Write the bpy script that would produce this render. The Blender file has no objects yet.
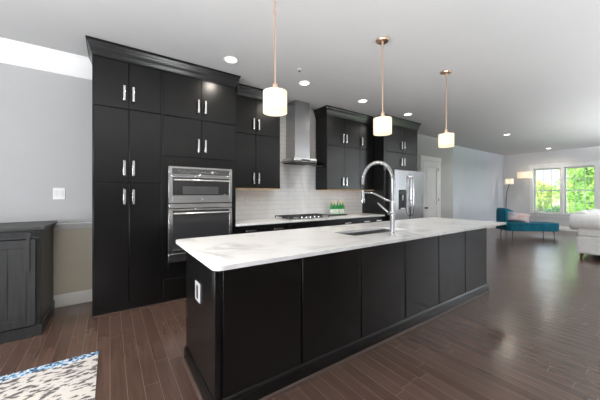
import bpy, bmesh, math, random
from mathutils import Vector, Matrix
random.seed(7)
S = bpy.context.scene
COL = S.collection
R = math.radians
PI = math.pi

# ------------------------------------------------------------------ camera, sky, sun, daylight, fill lights, exposure
CAM_H = 1.32
cd = bpy.data.cameras.new('camera'); cam = bpy.data.objects.new('camera', cd); COL.objects.link(cam)
cam.location = (0, 0, CAM_H)
cam.rotation_euler = (R(90), 0, R(-34.914) - 0.0)      # looks 34.9 deg right of the kitchen wall's normal
cd.sensor_width = 36.0; cd.lens = 36.0 * 272.2 / 600.0
cd.shift_y = -5.4 / 600.0; cd.clip_start = 0.02; cd.clip_end = 300
S.camera = cam

w = bpy.data.worlds.new('sky'); S.world = w; w.use_nodes = True
bg = w.node_tree.nodes['Background']
bg.inputs[0].default_value = (0.82, 0.91, 1.0, 1); bg.inputs[1].default_value = 4.4

def light(name, kind, loc, rot, energy, col=(1, 1, 1), **kw):
    d = bpy.data.lights.new(name, kind); o = bpy.data.objects.new(name, d); COL.objects.link(o)
    o.location = loc; o.rotation_euler = rot; d.energy = energy; d.color = col
    for k, v in kw.items(): setattr(d, k, v)
    return o
light('sun', 'SUN', (0, 20, 30), (R(-12), R(-42), 0), 6.5, (1, 0.95, 0.86), angle=R(2))
# added fill lights at unseen window openings behind and beside the camera
light('fill_front_living', 'AREA', (12.3, -3.30, 1.15), (R(120), 0, 0), 12, (0.90, 0.95, 1), shape='RECTANGLE', size=2.2, size_y=1.4)
light('fill_side', 'AREA', (-3.50, 1.0, 1.2), (R(130), 0, R(-90)), 190, (0.98, 0.98, 1), shape='RECTANGLE', size=2.4, size_y=1.4)
# unseen spots added behind the camera to brighten the ceiling
for tx, ty, te in ((-1.6, -1.0, 350), (1.4, -1.5, 270), (4.8, -1.5, 200), (8.4, -2.3, 560), (10.6, -2.3, 760)):
    light('ceiling_fill', 'SPOT', (tx, ty, 1.1), (R(180), 0, 0), te, (0.96, 0.985, 1), spot_size=R(160), spot_blend=.35, shadow_soft_size=.15)
light('daylight_portal', 'AREA', (13.98, 2.71, 1.47), (R(90), 0, R(90)), 1, shape='RECTANGLE', size=1.7, size_y=1.75).data.cycles.is_portal = True

S.view_settings.view_transform = 'Standard'; S.view_settings.look = 'None'
S.view_settings.gamma = 1.0; S.view_settings.use_curve_mapping = False
S.view_settings.exposure = 0.62
S.cycles.use_denoising = True
S.cycles.max_bounces = 10; S.cycles.diffuse_bounces = 5; S.cycles.transparent_max_bounces = 12
S.cycles.caustics_reflective = False; S.cycles.caustics_refractive = False
S.cycles.sample_clamp_indirect = 6.0

# ------------------------------------------------------------------ materials
class N:
    def __init__(s, name):
        s.m = bpy.data.materials.new(name); s.m.use_nodes = True; s.t = s.m.node_tree
        s.b = s.t.nodes['Principled BSDF']; s.out = s.t.nodes['Material Output']
    def n(s, typ, **kw):
        x = s.t.nodes.new(typ)
        for k, v in kw.items():
            if hasattr(x, k): setattr(x, k, v)
            else: x.inputs[k.replace('_', ' ')].default_value = v
        return x
    def l(s, a, b): s.t.links.new(a, b)
    def coord(s, scale=(1, 1, 1), rot=(0, 0, 0)):
        c = s.n('ShaderNodeTexCoord'); mp = s.n('ShaderNodeMapping')
        mp.inputs['Scale'].default_value = scale; mp.inputs['Rotation'].default_value = rot
        s.l(c.outputs['Object'], mp.inputs['Vector']); return mp.outputs['Vector']
    def ramp(s, fac, stops):
        r = s.n('ShaderNodeValToRGB'); e = r.color_ramp.elements
        while len(e) < len(stops): e.new(0.5)
        for i, (p, c) in enumerate(stops):
            e[i].position = p; e[i].color = tuple(c) + (1,)
        s.l(fac, r.inputs[0]); return r.outputs[0]
    def bump(s, h, strength=0.1, dist=0.01):
        b = s.n('ShaderNodeBump'); b.inputs['Strength'].default_value = strength; b.inputs['Distance'].default_value = dist
        s.l(h, b.inputs['Height']); s.l(b.outputs[0], s.b.inputs['Normal'])

def principled(name, col, rough=0.5, metal=0.0, noise=0.06, scale=8.0, stretch=(1, 1, 1), bump=0.0, **kw):
    q = N(name); b = q.b
    v = q.coord(stretch); nz = q.n('ShaderNodeTexNoise'); nz.inputs['Scale'].default_value = scale; nz.inputs['Detail'].default_value = 4
    q.l(v, nz.inputs['Vector'])
    lo = [c * (1 - noise) for c in col]; hi = [min(1, c * (1 + noise)) for c in col]
    q.l(q.ramp(nz.outputs[0], [(0.3, lo), (0.7, hi)]), b.inputs['Base Color'])
    b.inputs['Roughness'].default_value = rough; b.inputs['Metallic'].default_value = metal
    for k, x in kw.items(): b.inputs[k.replace('_', ' ')].default_value = x
    if bump: q.bump(nz.outputs[0], bump)
    return q.m

def emit(name, col, strength):
    q = N(name); b = q.b
    b.inputs['Base Color'].default_value = tuple(col) + (1,)
    b.inputs['Emission Color'].default_value = tuple(col) + (1,); b.inputs['Emission Strength'].default_value = strength
    return q.m

M = {}
M['cab'] = principled('charcoal cabinet paint', (0.003, 0.003, 0.0032), 0.27, noise=0.10, scale=6, stretch=(6, 6, 0.5), Specular_IOR_Level=0.44)
M['gap'] = principled('cabinet shadow edge', (0.004, 0.004, 0.004), 0.7)
M['steel'] = principled('brushed steel', (0.62, 0.62, 0.62), 0.26, 1.0, noise=0.05, scale=30, stretch=(0.3, 0.3, 20))
M['sinksteel'] = principled('satin sink steel', (0.30, 0.30, 0.30), 0.35, 1.0, noise=0.05, scale=20)
M['steel_v'] = principled('vertical brushed steel', (0.40, 0.40, 0.41), 0.24, 1.0, noise=0.05, scale=30, stretch=(20, 20, 0.3))
M['nickel'] = principled('satin nickel', (0.80, 0.80, 0.79), 0.25, 1.0, noise=0.02)
M['chrome'] = principled('polished chrome', (0.62, 0.62, 0.63), 0.14, 1.0, noise=0.02)
M['copper'] = principled('rose gold', (0.80, 0.55, 0.40), 0.28, 1.0, noise=0.03)
M['blackglass'] = principled('black oven glass', (0.035, 0.035, 0.037), 0.08, noise=0.02)
M['greyglass'] = principled('grey oven window', (0.085, 0.085, 0.085), 0.1, noise=0.05)
M['mark'] = principled('pale grey print', (0.45, 0.45, 0.45), 0.4)
M['iron'] = principled('cast iron', (0.02, 0.02, 0.021), 0.5, noise=0.2, scale=60)
M['white'] = principled('white trim paint', (0.74, 0.74, 0.74), 0.35, noise=0.015)
M['plastic'] = principled('white plastic', (0.82, 0.82, 0.81), 0.3, noise=0.01)
M['wall'] = principled('light grey wall paint', (0.415, 0.415, 0.415), 0.7, noise=0.02, scale=2)
M['wall2'] = principled('pale grey wall paint', (0.64, 0.64, 0.64), 0.7, noise=0.02, scale=2)
M['daylightwall'] = principled('wall paint with daylight tint', (0.56, 0.59, 0.645), 0.6, noise=0.02, scale=2)  # blue tint of the daylight is put into the wall colour
M['farwall'] = principled('darkened unseen wall paint', (0.19, 0.185, 0.18), 0.7, noise=0.02, scale=2)  # unseen walls, darkened to dim their reflection in the cabinets
M['shoe'] = principled('dark stained shoe moulding', (0.055, 0.034, 0.026), 0.4)
M['tan'] = principled('tan wainscot paint', (0.62, 0.58, 0.49), 0.6, noise=0.03, scale=3)
M['ceil'] = principled('ceiling paint', (0.485, 0.485, 0.485), 0.8, noise=0.01, scale=2)
M['maple'] = principled('bare maple underside', (0.62, 0.40, 0.20), 0.5, noise=0.12, scale=5, stretch=(1, 12, 1))
M['darkwood'] = principled('stained dark wood', (0.020, 0.021, 0.022), 0.42, noise=0.35, scale=9, stretch=(6, 6, 0.35))
M['teal'] = principled('teal velvet', (0.003, 0.105, 0.160), 0.8, noise=0.25, scale=5, Specular_IOR_Level=0.2)
M['linen'] = principled('white linen', (0.78, 0.78, 0.77), 0.85, noise=0.05, scale=20)
M['walnut'] = principled('walnut leg', (0.10, 0.035, 0.015), 0.4, noise=0.2)
M['green'] = principled('green bottle glass', (0.01, 0.22, 0.035), 0.08, noise=0.1)
M['goldcap'] = principled('gold foil', (0.55, 0.45, 0.12), 0.35, 0.6)
M['label'] = principled('pale bottle label', (0.62, 0.70, 0.62), 0.5)
M['bronze'] = principled('dark bronze', (0.09, 0.08, 0.07), 0.4, 0.8)
M['lawn'] = principled('lawn grass', (0.22, 0.42, 0.10), 0.9, noise=0.4, scale=3)
M['hedge'] = principled('hedge leaves', (0.06, 0.17, 0.05), 0.8, noise=0.5, scale=9)
M['concrete'] = principled('pale concrete', (0.38, 0.37, 0.36), 0.9, noise=0.1)
M['siding'] = principled('lilac grey siding', (0.26, 0.25, 0.28), 0.8, noise=0.08)
M['brick'] = principled('pink brick', (0.50, 0.32, 0.29), 0.85, noise=0.2, scale=12)
M['roof'] = principled('grey shingles', (0.22, 0.21, 0.22), 0.9, noise=0.2)
M['bark'] = principled('tree bark', (0.13, 0.09, 0.06), 0.9, noise=0.4)
M['sprayblack'] = principled('black rubber', (0.02, 0.02, 0.02), 0.5)

def leaf_mat(name, a, b_):
    q = N(name); b = q.b
    v = q.coord(); nz = q.n('ShaderNodeTexNoise'); nz.inputs['Scale'].default_value = 2.2; q.l(v, nz.inputs['Vector'])
    c = q.ramp(nz.outputs[0], [(0.35, a), (0.65, b_)]); q.l(c, b.inputs['Base Color']); b.inputs['Roughness'].default_value = 0.6
    tr = q.n('ShaderNodeBsdfTranslucent'); q.l(c, tr.inputs[0]); mx = q.n('ShaderNodeMixShader'); mx.inputs[0].default_value = 0.4
    q.l(b.outputs[0], mx.inputs[1]); q.l(tr.outputs[0], mx.inputs[2]); q.l(mx.outputs[0], q.out.inputs[0]); return q.m
M['leaf'] = leaf_mat('fresh green leaves', (0.13, 0.30, 0.05), (0.38, 0.55, 0.12))
M['leaf2'] = leaf_mat('yellow green leaves', (0.28, 0.36, 0.06), (0.55, 0.62, 0.16))

def floor_mat():
    q = N('dark hardwood planks'); b = q.b
    c = q.n('ShaderNodeTexCoord'); sp = q.n('ShaderNodeSeparateXYZ'); cb = q.n('ShaderNodeCombineXYZ')
    q.l(c.outputs['Object'], sp.inputs[0]); q.l(sp.outputs[0], cb.inputs[1])
    dv = q.n('ShaderNodeMath', operation='DIVIDE'); dv.inputs[1].default_value = 0.096; q.l(sp.outputs[0], dv.inputs[0])
    fl_ = q.n('ShaderNodeMath', operation='FLOOR'); q.l(dv.outputs[0], fl_.inputs[0])
    wn = q.n('ShaderNodeTexWhiteNoise', noise_dimensions='1D'); q.l(fl_.outputs[0], wn.inputs['W'])
    sh_ = q.n('ShaderNodeMath', operation='MULTIPLY_ADD'); sh_.inputs[1].default_value = 3.0; q.l(wn.outputs['Value'], sh_.inputs[0]); q.l(sp.outputs[1], sh_.inputs[2])
    q.l(sh_.outputs[0], cb.inputs[0])
    br = q.n('ShaderNodeTexBrick'); br.offset = 0.0; br.offset_frequency = 1; br.squash = 1.0
    br.inputs['Scale'].default_value = 1.0; br.inputs['Brick Width'].default_value = 1.2; br.inputs['Row Height'].default_value = 0.096
    br.inputs['Mortar Size'].default_value = 0.0017; br.inputs['Mortar Smooth'].default_value = 0.3; br.inputs['Bias'].default_value = 0.0
    br.inputs['Color1'].default_value = (0.070, 0.041, 0.031, 1); br.inputs['Color2'].default_value = (0.096, 0.059, 0.046, 1)
    br.inputs['Mortar'].default_value = (0.17, 0.122, 0.10, 1)  # pale seams paint in the gloss on the bevelled plank edges
    q.l(cb.outputs[0], br.inputs['Vector'])
    mp = q.n('ShaderNodeMapping'); mp.inputs['Scale'].default_value = (2.2, 30, 1); q.l(cb.outputs[0], mp.inputs[0])
    nz = q.n('ShaderNodeTexNoise'); nz.inputs['Scale'].default_value = 1.3; nz.inputs['Detail'].default_value = 6; q.l(mp.outputs[0], nz.inputs['Vector'])
    g = q.ramp(nz.outputs[0], [(0.25, (0.80, 0.80, 0.80)), (0.75, (1.14, 1.12, 1.10))])
    mx = q.n('ShaderNodeMix', data_type='RGBA', blend_type='MULTIPLY'); mx.inputs[0].default_value = 1.0
    q.l(br.outputs['Color'], mx.inputs[6]); q.l(g, mx.inputs[7]); q.l(mx.outputs[2], b.inputs['Base Color'])
    n2 = q.n('ShaderNodeTexNoise'); n2.inputs['Scale'].default_value = 3.0; n2.inputs['Detail'].default_value = 3; q.l(cb.outputs[0], n2.inputs['Vector'])
    rr = q.n('ShaderNodeMapRange'); rr.inputs['To Min'].default_value = 0.16; rr.inputs['To Max'].default_value = 0.30
    q.l(n2.outputs[0], rr.inputs[0]); q.l(rr.outputs[0], b.inputs['Roughness'])
    ad = q.n('ShaderNodeMath', operation='MULTIPLY_ADD'); ad.inputs[1].default_value = -1.0
    q.l(br.outputs['Fac'], ad.inputs[0]); q.l(nz.outputs[0], ad.inputs[2])
    q.bump(ad.outputs[0], 0.16, 0.006); b.inputs['IOR'].default_value = 1.6
    return q.m
M['floor'] = floor_mat()

def tile_mat():
    q = N('glossy white subway tile'); b = q.b
    c = q.n('ShaderNodeTexCoord'); sp = q.n('ShaderNodeSeparateXYZ'); cb = q.n('ShaderNodeCombineXYZ')
    q.l(c.outputs['Object'], sp.inputs[0]); q.l(sp.outputs[0], cb.inputs[0]); q.l(sp.outputs[2], cb.inputs[1])
    br = q.n('ShaderNodeTexBrick'); br.inputs['Scale'].default_value = 1; br.inputs['Brick Width'].default_value = 0.305; br.inputs['Row Height'].default_value = 0.078
    br.inputs['Mortar Size'].default_value = 0.003; br.inputs['Mortar Smooth'].default_value = 0.6
    br.inputs['Color1'].default_value = (0.88, 0.88, 0.88, 1); br.inputs['Color2'].default_value = (0.86, 0.86, 0.86, 1); br.inputs['Mortar'].default_value = (0.60, 0.60, 0.60, 1)
    q.l(cb.outputs[0], br.inputs['Vector']); q.l(br.outputs['Color'], b.inputs['Base Color'])
    b.inputs['Roughness'].default_value = 0.1
    nz = q.n('ShaderNodeTexNoise'); nz.inputs['Scale'].default_value = 9; q.l(cb.outputs[0], nz.inputs['Vector'])
    ad = q.n('ShaderNodeMath', operation='MULTIPLY_ADD'); ad.inputs[1].default_value = -0.6
    q.l(br.outputs['Fac'], ad.inputs[0]); q.l(nz.outputs[0], ad.inputs[2]); q.bump(ad.outputs[0], 0.25, 0.006); return q.m
M['tile'] = tile_mat()

def marble_mat():
    q = N('white quartz with grey veins'); b = q.b
    v = q.coord((1, 1, 1), (0, 0, R(35)))
    nz = q.n('ShaderNodeTexNoise'); nz.inputs['Scale'].default_value = 1.1; nz.inputs['Detail'].default_value = 5; nz.inputs['Distortion'].default_value = 1.3
    q.l(v, nz.inputs['Vector'])
    veins = q.ramp(nz.outputs[0], [(0.44, (0.88, 0.88, 0.88)), (0.495, (0.62, 0.62, 0.63)), (0.505, (0.60, 0.60, 0.61)), (0.56, (0.88, 0.88, 0.88))])
    n2 = q.n('ShaderNodeTexNoise'); n2.inputs['Scale'].default_value = 1.7; q.l(v, n2.inputs['Vector'])
    mask = q.ramp(n2.outputs[0], [(0.42, (0, 0, 0)), (0.62, (1, 1, 1))])
    mx = q.n('ShaderNodeMix', data_type='RGBA'); mx.inputs[6].default_value = (0.88, 0.88, 0.88, 1)
    q.l(mask, mx.inputs[0]); q.l(veins, mx.inputs[7]); q.l(mx.outputs[2], b.inputs['Base Color'])
    b.inputs['Roughness'].default_value = 0.16; return q.m
M['quartz'] = marble_mat()

def rug_mat():
    q = N('cream rug with dark flecks'); b = q.b
    v = q.coord((1, 2.0, 1), (0, 0, R(20)))
    nz = q.n('ShaderNodeTexNoise'); nz.inputs['Scale'].default_value = 17; nz.inputs['Detail'].default_value = 5; q.l(v, nz.inputs['Vector'])
    base = q.ramp(nz.outputs[0], [(0.42, (0.08, 0.075, 0.075)), (0.50, (0.50, 0.47, 0.445))])
    n2 = q.n('ShaderNodeTexNoise'); n2.inputs['Scale'].default_value = 45; n2.inputs['Detail'].default_value = 2; q.l(q.coord(), n2.inputs['Vector'])
    blue = q.ramp(n2.outputs[0], [(0.40, (0.02, 0.02, 0.03)), (0.50, (0.10, 0.30, 0.55)), (0.60, (0.55, 0.58, 0.6))])
    g = q.n('ShaderNodeTexCoord'); sp = q.n('ShaderNodeSeparateXYZ'); q.l(g.outputs['Object'], sp.inputs[0])
    n3 = q.n('ShaderNodeTexNoise'); n3.inputs['Scale'].default_value = 6; q.l(q.coord(), n3.inputs['Vector'])
    ad = q.n('ShaderNodeMath', operation='MULTIPLY_ADD'); ad.inputs[1].default_value = 0.14; q.l(n3.outputs[0], ad.inputs[0]); q.l(sp.outputs[1], ad.inputs[2])
    f = q.n('ShaderNodeMath', operation='GREATER_THAN'); f.inputs[1].default_value = 0.80; q.l(ad.outputs[0], f.inputs[0])
    mx = q.n('ShaderNodeMix', data_type='RGBA'); q.l(f.outputs[0], mx.inputs[0]); q.l(base, mx.inputs[6]); q.l(blue, mx.inputs[7])
    q.l(mx.outputs[2], b.inputs['Base Color']); b.inputs['Roughness'].default_value = 0.95
    q.bump(nz.outputs[0], 0.4, 0.01); return q.m
M['rug'] = rug_mat()

def pillow_mat():
    q = N('pink and grey brushed cotton'); b = q.b
    nz = q.n('ShaderNodeTexNoise'); nz.inputs['Scale'].default_value = 5; nz.inputs['Detail'].default_value = 3; q.l(q.coord(), nz.inputs['Vector'])
    q.l(q.ramp(nz.outputs[0], [(0.35, (0.36, 0.38, 0.45)), (0.5, (0.66, 0.60, 0.63)), (0.65, (0.66, 0.40, 0.36))]), b.inputs['Base Color'])
    b.inputs['Roughness'].default_value = 0.9; return q.m
M['pillow'] = pillow_mat()

def shade_mat(name, col, es):
    q = N(name); t = q.t; t.nodes.remove(q.b)
    nz = q.n('ShaderNodeTexNoise'); nz.inputs['Scale'].default_value = 90; q.l(q.coord(), nz.inputs['Vector'])
    c = q.ramp(nz.outputs[0], [(0.3, [x * 0.96 for x in col]), (0.7, col)])
    tr = q.n('ShaderNodeBsdfTranslucent'); df = q.n('ShaderNodeBsdfDiffuse'); em = q.n('ShaderNodeEmission')
    q.l(c, tr.inputs[0]); q.l(c, df.inputs[0]); em.inputs[0].default_value = (1, 0.86, 0.68, 1); em.inputs[1].default_value = es
    m1 = q.n('ShaderNodeMixShader'); m1.inputs[0].default_value = 0.4; q.l(tr.outputs[0], m1.inputs[1]); q.l(df.outputs[0], m1.inputs[2])
    a = q.n('ShaderNodeAddShader'); q.l(m1.outputs[0], a.inputs[0]); q.l(em.outputs[0], a.inputs[1]); q.l(a.outputs[0], q.out.inputs[0]); return q.m
M['shade'] = shade_mat('cream fabric shade', (0.76, 0.72, 0.66), 0.16)
M['shade_glow'] = shade_mat('lit white diffuser', (0.85, 0.82, 0.77), 0.45)
M['bulb'] = emit('lit bulb', (1.0, 0.85, 0.62), 4.0)
M['led'] = emit('lit downlight lens', (1.0, 0.97, 0.92), 4.0)

def glass_mat():
    q = N('clear glass'); b = q.b
    b.inputs['Base Color'].default_value = (0.93, 0.95, 0.95, 1); b.inputs['Roughness'].default_value = 0.03
    tr = q.n('ShaderNodeBsdfTransparent'); tr.inputs[0].default_value = (0.94, 0.96, 0.96, 1)
    gl = q.n('ShaderNodeBsdfGlossy'); gl.inputs['Roughness'].default_value = 0.03
    fr = q.n('ShaderNodeFresnel'); fr.inputs[0].default_value = 1.45
    mx = q.n('ShaderNodeMixShader'); q.l(fr.outputs[0], mx.inputs[0]); q.l(tr.outputs[0], mx.inputs[1]); q.l(gl.outputs[0], mx.inputs[2])
    q.l(mx.outputs[0], q.out.inputs[0]); return q.m
M['glass'] = glass_mat()

# ------------------------------------------------------------------ mesh helpers
WL = {}                                      # world origin of each object
class MB:
    def __init__(s): s.bm = bmesh.new()
    def box(s, x0, x1, y0, y1, z0, z1):
        v = [s.bm.verts.new(p) for p in ((x0,y0,z0),(x1,y0,z0),(x1,y1,z0),(x0,y1,z0),(x0,y0,z1),(x1,y0,z1),(x1,y1,z1),(x0,y1,z1))]
        for f in ((3,2,1,0),(4,5,6,7),(0,1,5,4),(1,2,6,5),(2,3,7,6),(3,0,4,7)): s.bm.faces.new([v[i] for i in f])
        return s
    def hexa(s, bot, top):
        v = [s.bm.verts.new(p) for p in list(bot) + list(top)]; n = len(bot)
        s.bm.faces.new(v[:n][::-1]); s.bm.faces.new(v[n:])
        for i in range(n): s.bm.faces.new([v[i], v[(i+1) % n], v[n+(i+1) % n], v[n+i]])
        return s
    def rings(s, rings, caps=True, closed=False):
        rv = [[s.bm.verts.new(p) for p in r] for r in rings]; n = len(rv[0])
        m = len(rv)
        for i in range(m if closed else m - 1):
            a, b = rv[i], rv[(i+1) % m]
            for k in range(n): s.bm.faces.new([a[k], a[(k+1) % n], b[(k+1) % n], b[k]])
        if caps and not closed:
            s.bm.faces.new(rv[0][::-1]); s.bm.faces.new(rv[-1])
        return s
    def tube(s, pts, r, seg=12, closed=False):
        pts = [Vector(p) for p in pts]; rs = r if isinstance(r, (list, tuple)) else [r] * len(pts)
        out = []; up = None; n = len(pts)
        for i, p in enumerate(pts):
            if closed: t = (pts[(i+1) % n] - pts[i-1]).normalized()
            else: t = (pts[min(i+1, n-1)] - pts[max(i-1, 0)]).normalized()
            if up is None: up = Vector((0, 0, 1)) if abs(t.z) < 0.9 else Vector((1, 0, 0))
            a = t.cross(up).normalized(); up = a.cross(t).normalized()
            out.append([p + (a * math.cos(2*PI*k/seg) + up * math.sin(2*PI*k/seg)) * rs[i] for k in range(seg)])
        return s.rings(out, closed=closed)
    def lathe(s, prof, cx=0, cy=0, seg=24):
        return s.rings([[(cx + r*math.cos(2*PI*k/seg), cy + r*math.sin(2*PI*k/seg), z) for k in range(seg)] for r, z in prof])
    def sweep(s, path, prof):
        """profile of (outward, z) carried along a horizontal open path, mitred; outward is to the right of travel"""
        P = [Vector((p[0], p[1])) for p in path]; out = []
        for i, p in enumerate(P):
            d0 = (P[i] - P[i-1]).normalized() if i else None
            d1 = (P[i+1] - P[i]).normalized() if i < len(P) - 1 else None
            n0 = Vector((d0.y, -d0.x)) if d0 else None; n1 = Vector((d1.y, -d1.x)) if d1 else None
            if n0 is None: m = n1
            elif n1 is None: m = n0
            else: m = (n0 + n1) / (1 + n0.dot(n1))
            out.append([(p.x + m.x*o, p.y + m.y*o, z) for o, z in prof])
        return s.rings(out)
    def prism(s, outer, z0, z1, holes=()):
        es = []
        for loop in [outer] + list(holes):
            vs = [s.bm.verts.new((x, y, z0)) for x, y in loop]
            es += [s.bm.edges.new((vs[i], vs[(i+1) % len(vs)])) for i in range(len(vs))]
        r = bmesh.ops.triangle_fill(s.bm, edges=es, use_beauty=True, use_dissolve=False)
        fs = [g for g in r['geom'] if isinstance(g, bmesh.types.BMFace)]
        e = bmesh.ops.extrude_face_region(s.bm, geom=fs)
        bmesh.ops.translate(s.bm, vec=(0, 0, z1 - z0), verts=[g for g in e['geom'] if isinstance(g, bmesh.types.BMVert)])
        return s
    def build(s, name, mat, parent=None, bevel=0.0, smooth=40, sub=0, loc=None, seg=2):
        bmesh.ops.recalc_face_normals(s.bm, faces=s.bm.faces)
        org = Vector(WL[parent.name]) if parent else Vector(loc or (0, 0, 0))
        bmesh.ops.translate(s.bm, vec=-org, verts=s.bm.verts)
        me = bpy.data.meshes.new(name); s.bm.to_mesh(me); s.bm.free()
        o = bpy.data.objects.new(name, me); COL.objects.link(o); me.materials.append(M[mat] if isinstance(mat, str) else mat)
        if parent: o.parent = parent
        else: o.location = org
        WL[o.name] = tuple(org)
        for p in me.polygons: p.use_smooth = True
        me.set_sharp_from_angle(angle=R(smooth))
        if bevel:
            b = o.modifiers.new('bevel', 'BEVEL'); b.width = bevel; b.segments = seg; b.limit_method = 'ANGLE'; b.angle_limit = R(40)
        if sub:
            u = o.modifiers.new('smooth', 'SUBSURF'); u.levels = sub; u.render_levels = sub
        return o

def B(*a): return MB().box(*a)
def tag(o, label=None, cat=None, group=None, kind=None):
    for k, v in (('label', label), ('category', cat), ('group', group), ('kind', kind)):
        if v: o[k] = v
    return o
def thing(name, loc, label, cat, group=None, rz=0):
    o = bpy.data.objects.new(name, None); COL.objects.link(o); o.location = loc; o.rotation_euler = (0, 0, rz)
    o.empty_display_size = 0.1; WL[o.name] = tuple(loc); return tag(o, label, cat, group)
def copy_tree(o, parent=None):
    c = o.copy(); COL.objects.link(c)
    if parent: c.parent = parent
    for ch in list(o.children): copy_tree(ch, c)
    return c
def struct(mb, name, mat, bevel=0.0, loc=None):
    return tag(mb.build(name, mat, None, bevel, loc=loc), kind='structure')

# ------------------------------------------------------------------ the room
CZ = 2.98; XW = 13.7; YB = 4.25; YL = 4.53; XJ = 8.81; XL = -3.2; YF = -3.0
struct(B(XL - .2, XW + .25, YF - .2, YL + .2, -0.1, 0.0), 'floor', 'floor')
struct(B(XL - .2, XW + .25, YF - .2, YL + .2, CZ, CZ + .15), 'ceiling', 'ceil')
struct(B(XL - .2, XJ, YB, YB + .2, .94, CZ).box(-0.15, XJ, YB, YB + .2, 0, .94), 'wall_back', 'wall')
struct(B(XL - .2, -0.15, YB, YB + .2, 0, .94), 'wall_back.001', 'tan')
struct(B(XJ - .12, XW + .25, YL, YL + .2, 0, CZ), 'wall_living', 'daylightwall')
# window wall with two openings
WZ0, WZ1 = .62, 2.33
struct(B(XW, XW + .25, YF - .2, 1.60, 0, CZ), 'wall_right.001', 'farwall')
struct(B(XW, XW + .25, 1.60, 1.88, 0, CZ).box(XW, XW + .25, 3.54, YL + .0, 0, CZ).box(XW, XW + .25, 1.88, 3.54, 0, WZ0)
       .box(XW, XW + .25, 1.88, 3.54, WZ1, CZ).box(XW, XW + .25, 2.655, 2.765, WZ0, WZ1), 'wall_right', 'wall2')
# walls behind the camera, each with a window opening
def wall_with_hole(name, axis, c0, c1, a0, a1, h0, h1, z0, z1):
    m = MB()
    def bx(u0, u1, q0, q1):
        if axis == 'y': m.box(u0, u1, c0, c1, q0, q1)
        else: m.box(c0, c1, u0, u1, q0, q1)
    u = a0
    for (p, q) in h0:
        bx(u, p, 0, CZ); bx(p, q, 0, z0); bx(p, q, z1, CZ); u = q
    bx(u, a1, 0, CZ)
    struct(m, name, 'farwall')
wall_with_hole('wall_front', 'y', YF - .2, YF, XL - .2, XW + .25, [(11.2, 13.4)], None, .5, 2.5)
wall_with_hole('wall_left', 'x', XL - .2, XL, YF - .2, YB + .2, [(-.2, 2.2)], None, .7, 2.5)

# baseboards, crown, chair rail, casings
base_prof = [(0, 0), (.016, 0), (.016, .105), (.010, .118), (.010, .13), (.004, .142), (0, .142)]
struct(MB().sweep([(XL, YB), (-.17, YB)], base_prof), 'baseboard_back', 'white')
struct(MB().sweep([(5.93, YB), (6.98, YB)], base_prof), 'baseboard_back.001', 'white')
struct(MB().sweep([(8.05, YB), (XJ, YB), (XJ, YL)], base_prof), 'baseboard_back.002', 'white')
struct(MB().sweep([(XJ, YL), (XW, YL), (XW, YF)], base_prof), 'baseboard_right', 'white')
crown_w = [(0, 2.74), (.012, 2.74), (.014, 2.765), (.022, 2.775), (.034, 2.83), (.056, 2.90), (.078, 2.935), (.082, 2.955), (.09, 2.96), (.09, CZ), (0, CZ)]
struct(MB().sweep([(XL, YB), (-.17, YB)], crown_w), 'trim_1', 'white')
struct(MB().sweep([(XL, YB), (-.17, YB)], [(0, .905), (.012, .91), (.016, .93), (.03, .955), (.036, .975), (0, .98)]), 'trim_2', 'white')

# pantry door with casing
struct(B(7.0, 7.11, YB - .022, YB, 0, 2.27).box(7.93, 8.04, YB - .022, YB, 0, 2.27).box(6.98, 8.06, YB - .03, YB, 2.27, 2.40), 'trim_3', 'white', .004)
d1 = struct(B(7.115, 7.925, YB - .012, YB - .002, .01, 2.262), 'door_1', 'white', .003)
for a0, a1 in ((7.115, 7.235), (7.805, 7.925)): B(a0, a1, YB - .026, YB - .012, .01, 2.262).build('stile', 'white', d1, .003)
for q0, q1 in ((.01, .26), (.86, 1.02), (2.10, 2.262)): B(7.235, 7.805, YB - .026, YB - .012, q0, q1).build('rail', 'white', d1, .003)
for q0, q1 in ((.30, .82), (1.06, 2.06)): B(7.275, 7.765, YB - .022, YB - .012, q0, q1).build('panel', 'white', d1, .008)
h = MB().tube([(7.20, YB - .026, .95), (7.20, YB - .07, .95)], [.024, .012], 14).build('knob_neck', 'bronze', d1)
MB().tube([(7.20, YB - .062, .95), (7.20, YB - .075, .95), (7.20, YB - .095, .95), (7.20, YB - .102, .95)], [.016, .028, .028, .012], 16).build('knob', 'bronze', d1)
for z in (.25, 1.13, 2.0): B(7.90, 7.925, YB - .032, YB - .024, z, z + .09).build('hinge', 'bronze', d1)

# windows in the right wall
def window(n, y0, y1):
    w_ = struct(B(XW + .16, XW + .22, y0, y0 + .035, WZ0, WZ1).box(XW + .16, XW + .22, y1 - .035, y1, WZ0, WZ1)
                .box(XW + .16, XW + .22, y0 + .035, y1 - .035, WZ0, WZ0 + .04).box(XW + .16, XW + .22, y0 + .035, y1 - .035, WZ1 - .04, WZ1), 'window_%d' % n, 'white', .003)
    mid = (WZ0 + WZ1) / 2
    B(XW + .165, XW + .215, y0 + .035, y1 - .035, mid - .025, mid + .025).build('meeting_rail', 'white', w_, .003)
    g = MB()
    for k in (1, 2):
        y = y0 + .035 + (y1 - y0 - .07) * k / 3
        g.box(XW + .18, XW + .2, y - .009, y + .009, WZ0 + .04, mid - .025).box(XW + .18, XW + .2, y - .009, y + .009, mid + .025, WZ1 - .04)
    for z in ((WZ0 + mid) / 2, (WZ1 + mid) / 2): g.box(XW + .182, XW + .198, y0 + .035, y1 - .035, z - .009, z + .009)
    g.build('grille', 'white', w_)
    B(XW + .187, XW + .192, y0 + .03, y1 - .03, WZ0 + .03, WZ1 - .03).build('pane', 'glass', w_)
window(1, 2.765, 3.54); window(2, 1.88, 2.655)
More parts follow.
